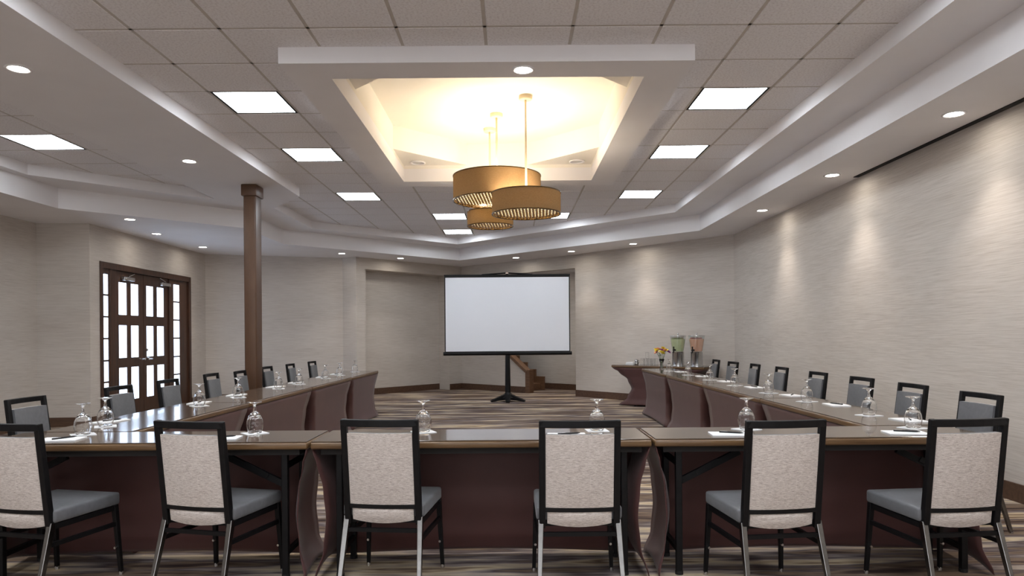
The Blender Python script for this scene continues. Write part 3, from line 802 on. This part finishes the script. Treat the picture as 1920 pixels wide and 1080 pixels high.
for k, y in enumerate(gy_r):
    w = near[k] if k < 6 else 'farthest'
    goblet(2.40, y, '%s upturned goblet along the right table row' % w, k * .5)
    coaster(2.40, y, R((20, 35, 25, 40, 30, 15, 30)[k]), 'white coaster under the %s goblet of the right row' % w)
    notepad(2.505, y - .29, R(90 + (6, -4, 8, 0, 5, -6, 3)[k]), 'white notepad before the %s goblet of the right row' % w)
    pen(2.51, y - .28, R((70, 110, 60, 100, 80, 95, 75)[k]), 'dark pen on the %s notepad of the right row' % w)
gy_l = [4.43, 5.73, 6.52, 7.61, 8.32, 9.45, 10.20, 11.15]
for k, y in enumerate(gy_l):
    s_len = y - 4.19; q = lrow(s_len, .30); w = near[k]
    goblet(q[0], q[1], '%s upturned goblet along the left table row' % w, k * .6)
    coaster(q[0], q[1], R((30, 40, 32, 20, 35, 25, 40, 30)[k]), 'white coaster under the %s goblet of the left row' % w)
    if k < 7:
        q = lrow(s_len + .26, .42)
        notepad(q[0], q[1], R(90 + (-6, 5, 4, -8, 2, 6, 0)[k]), 'white notepad beyond the %s goblet of the left row' % w)
        pen(q[0], q[1] + .01, R((60, 100, 80, 110, 70, 90, 85)[k]), 'dark pen on the %s notepad of the left row' % w)

# ------------------------------------------------------------------ beverage table: dispensers, glasses, napkins
def dispenser(a, b, liquid, fruit, label, rz):
    p = svc(a, b); t = thing('drink_dispenser', label, 'drink dispenser', p, rz, 'drink dispensers')
    MB().lathe([(0, 0), (.118, 0), (.118, .012), (.105, .02), (.102, .24), (.108, .25), (0, .25)], 40).build('base', 'steel', t, 'auto')
    tk = MB().lathe([(0, .252), (.088, .252), (.098, .258), (.140, .53), (.136, .53), (.094, .264), (.085, .258), (0, .258)], 40).build('tank', 'thin', t, 'auto')
    MB().lathe([(0, .2595), (.083, .2595), (.0925, .266), (.1265, .475), (0, .475)], 40).build('drink', liquid, t, 'auto')
    fm = MB()
    for k in range(16):
        an = k * 2.4; rr = .10 * math.sqrt((k % 8 + 1) / 8.0); zz = .487 + .011 * (k // 8) + random.uniform(0, .004)
        fm.lathe([(0, 0), (.028, 0), (.028, .007), (0, .007)], 14, (rr * math.cos(an), rr * math.sin(an), zz - .008))
    fm.build('fruit_slices', fruit, t, kind='stuff')
    ld = MB().lathe([(0, .552), (.10, .548), (.148, .538), (.150, .530), (.142, .5305), (0, .5305)], 40).build('lid', 'steel', t, 'auto')
    MB().lathe([(0, .551), (.008, .551), (.007, .565), (.016, .572), (.014, .582), (0, .585)], 20).build('knob', 'steel', ld, True)
    sp = MB().tube([(0, -.095, .285), (0, -.165, .285)], .014, 14).tube([(0, -.155, .285), (0, -.160, .235)], [.012, .010], 12).build('spigot', 'slot', t, 'auto')
    MB().bar((0, -.15, .295), (0, -.155, .345), .014, .022).build('spigot_lever', 'slot', sp)
dispenser(1.27, .23, 'green', 'lime', 'drink dispenser of green lime water on a steel base', srz)
dispenser(1.62, .25, 'pink', 'berry', 'drink dispenser of red strawberry water on a steel base', srz)
tum0 = None
def tumbler(p, label):
    global tum0
    if tum0 is not None: return dup(tum0, p, random.random() * 6, label, 'stacked drinking glasses')
    t = MB().lathe([(0, .115), (.030, .115), (.031, .112), (.036, .001), (.0345, .0), (.029, .108), (0, .109)], 28).build('drinking_glass', 'glass', None, 'auto')
    t.location = p; tag(t, label, 'glass', 'stacked drinking glasses'); tum0 = t
base_p = [(.42 + .082 * i, .42 + .082 * j) for j in range(2) for i in range(4)]
for k, (a, b) in enumerate(base_p):
    p = svc(a, b); tumbler((p[0], p[1], p[2]), 'upturned drinking glass, %s from the left in the %s bottom row' % (ORD[k % 4], ('near', 'far')[k // 4]))
tp = svc(.50, .461); tumbler((tp[0], tp[1], tp[2] + .1165), 'single drinking glass on top of the glass stack')
tr_ = thing('napkin_stack', 'low stack of folded white napkins at the left of the beverage table', 'napkins', svc(.20, .36), srz + .2)
for k in range(4): MB().box(-.075 + .003 * k, .075 - .002 * k, -.075, .075, .011 * k, .011 * k + .010, .004, 2).build('napkin', 'paper', tr_, True)
cr = thing('creamer', 'small steel creamer beside the napkins', 'jug', svc(.33, .36), srz)
MB().lathe([(0, 0), (.035, 0), (.040, .02), (.036, .07), (.038, .085), (.035, .085), (.033, .07), (.036, .022), (0, .006)], 28).build('body', 'steel', cr, True)
MB().tube([(.034, 0, .075), (.062, 0, .072), (.066, 0, .045), (.038, 0, .025)], .0045, 8).build('handle', 'steel', cr, True)
MB().lathe([(0, .092), (.02, .091), (.038, .086), (0, .0855)], 24).build('lid', 'slot', cr, True)

# flowers in a glass vase on the far end of the right row
vs = thing('flower_vase', 'clear glass vase of yellow and purple flowers at the far end of the right row', 'vase', (2.42, 11.30, TOPZ))
MB().lathe([(0, 0), (.036, 0), (.038, .006), (.026, .05), (.026, .10), (.046, .165), (.044, .165), (.0235, .10), (.0235, .05), (.033, .012), (0, .010)], 32).build('glass_body', 'glass', vs, True)
heads = []
for k in range(16):
    an = k * 2.399; rr = .115 * math.sqrt((k + .5) / 16)
    heads.append((rr * math.cos(an), rr * math.sin(an), .335 - .55 * rr + random.uniform(-.012, .02)))
stm = MB()
for (x, y, z) in heads[::2]: stm.tube([(x * .12, y * .12, .02), (x * .22, y * .22, .14), (x * .95, y * .95, z - .01)], .0028, 6)
stm.build('stems', 'leaf', vs, True)
lv = MB()
for k in range(5):
    an = k * 2.1; r0, r1 = .035, .085; z = .19 + .012 * k
    ca, sa2 = math.cos(an), math.sin(an)
    lv.grid([[(r0 * ca - .0 * sa2, r0 * sa2, z), (r0 * ca, r0 * sa2, z + .002)], [((r0 + r1) / 2 * ca - .012 * sa2, (r0 + r1) / 2 * sa2 + .012 * ca, z + .02), ((r0 + r1) / 2 * ca + .012 * sa2, (r0 + r1) / 2 * sa2 - .012 * ca, z + .02)], [(r1 * ca, r1 * sa2, z + .025), (r1 * ca + .001, r1 * sa2, z + .025)]])
lv.build('leaves', 'leaf', vs, False)
def flower_mesh(mat):
    m = MB(); 
    for ring, (n, r, tilt) in enumerate(((9, .036, .25), (8, .028, .7), (6, .018, 1.15))):
        for q in range(n):
            an = 2 * math.pi * (q + .5 * ring) / n; ca, sa2 = math.cos(an), math.sin(an); w = r * .42
            def pt(d, s): return (d * math.cos(tilt) * ca - s * sa2, d * math.cos(tilt) * sa2 + s * ca, d * math.sin(tilt))
            m.grid([[pt(0, -.002), pt(0, .002)], [pt(r * .6, -w), pt(r * .6, w)], [pt(r, -w * .5), pt(r, w * .5)]])
    return m.build('flower', mat, vs, True)
protos = {}
cm = ['yellow', 'yellow', 'purple', 'yellow', 'peach', 'yellow', 'yellow', 'cream', 'purple', 'yellow', 'peach', 'yellow', 'yellow', 'purple', 'peach', 'yellow']
for k, (h, c) in enumerate(zip(heads, cm)):
    if c not in protos: o = protos[c] = flower_mesh(c)
    else: o = protos[c].copy(); COL.objects.link(o)
    o.location = h; o.rotation_euler = (-h[1] * 6, h[0] * 6, k); o.scale = (1.3, 1.3, 1.3)
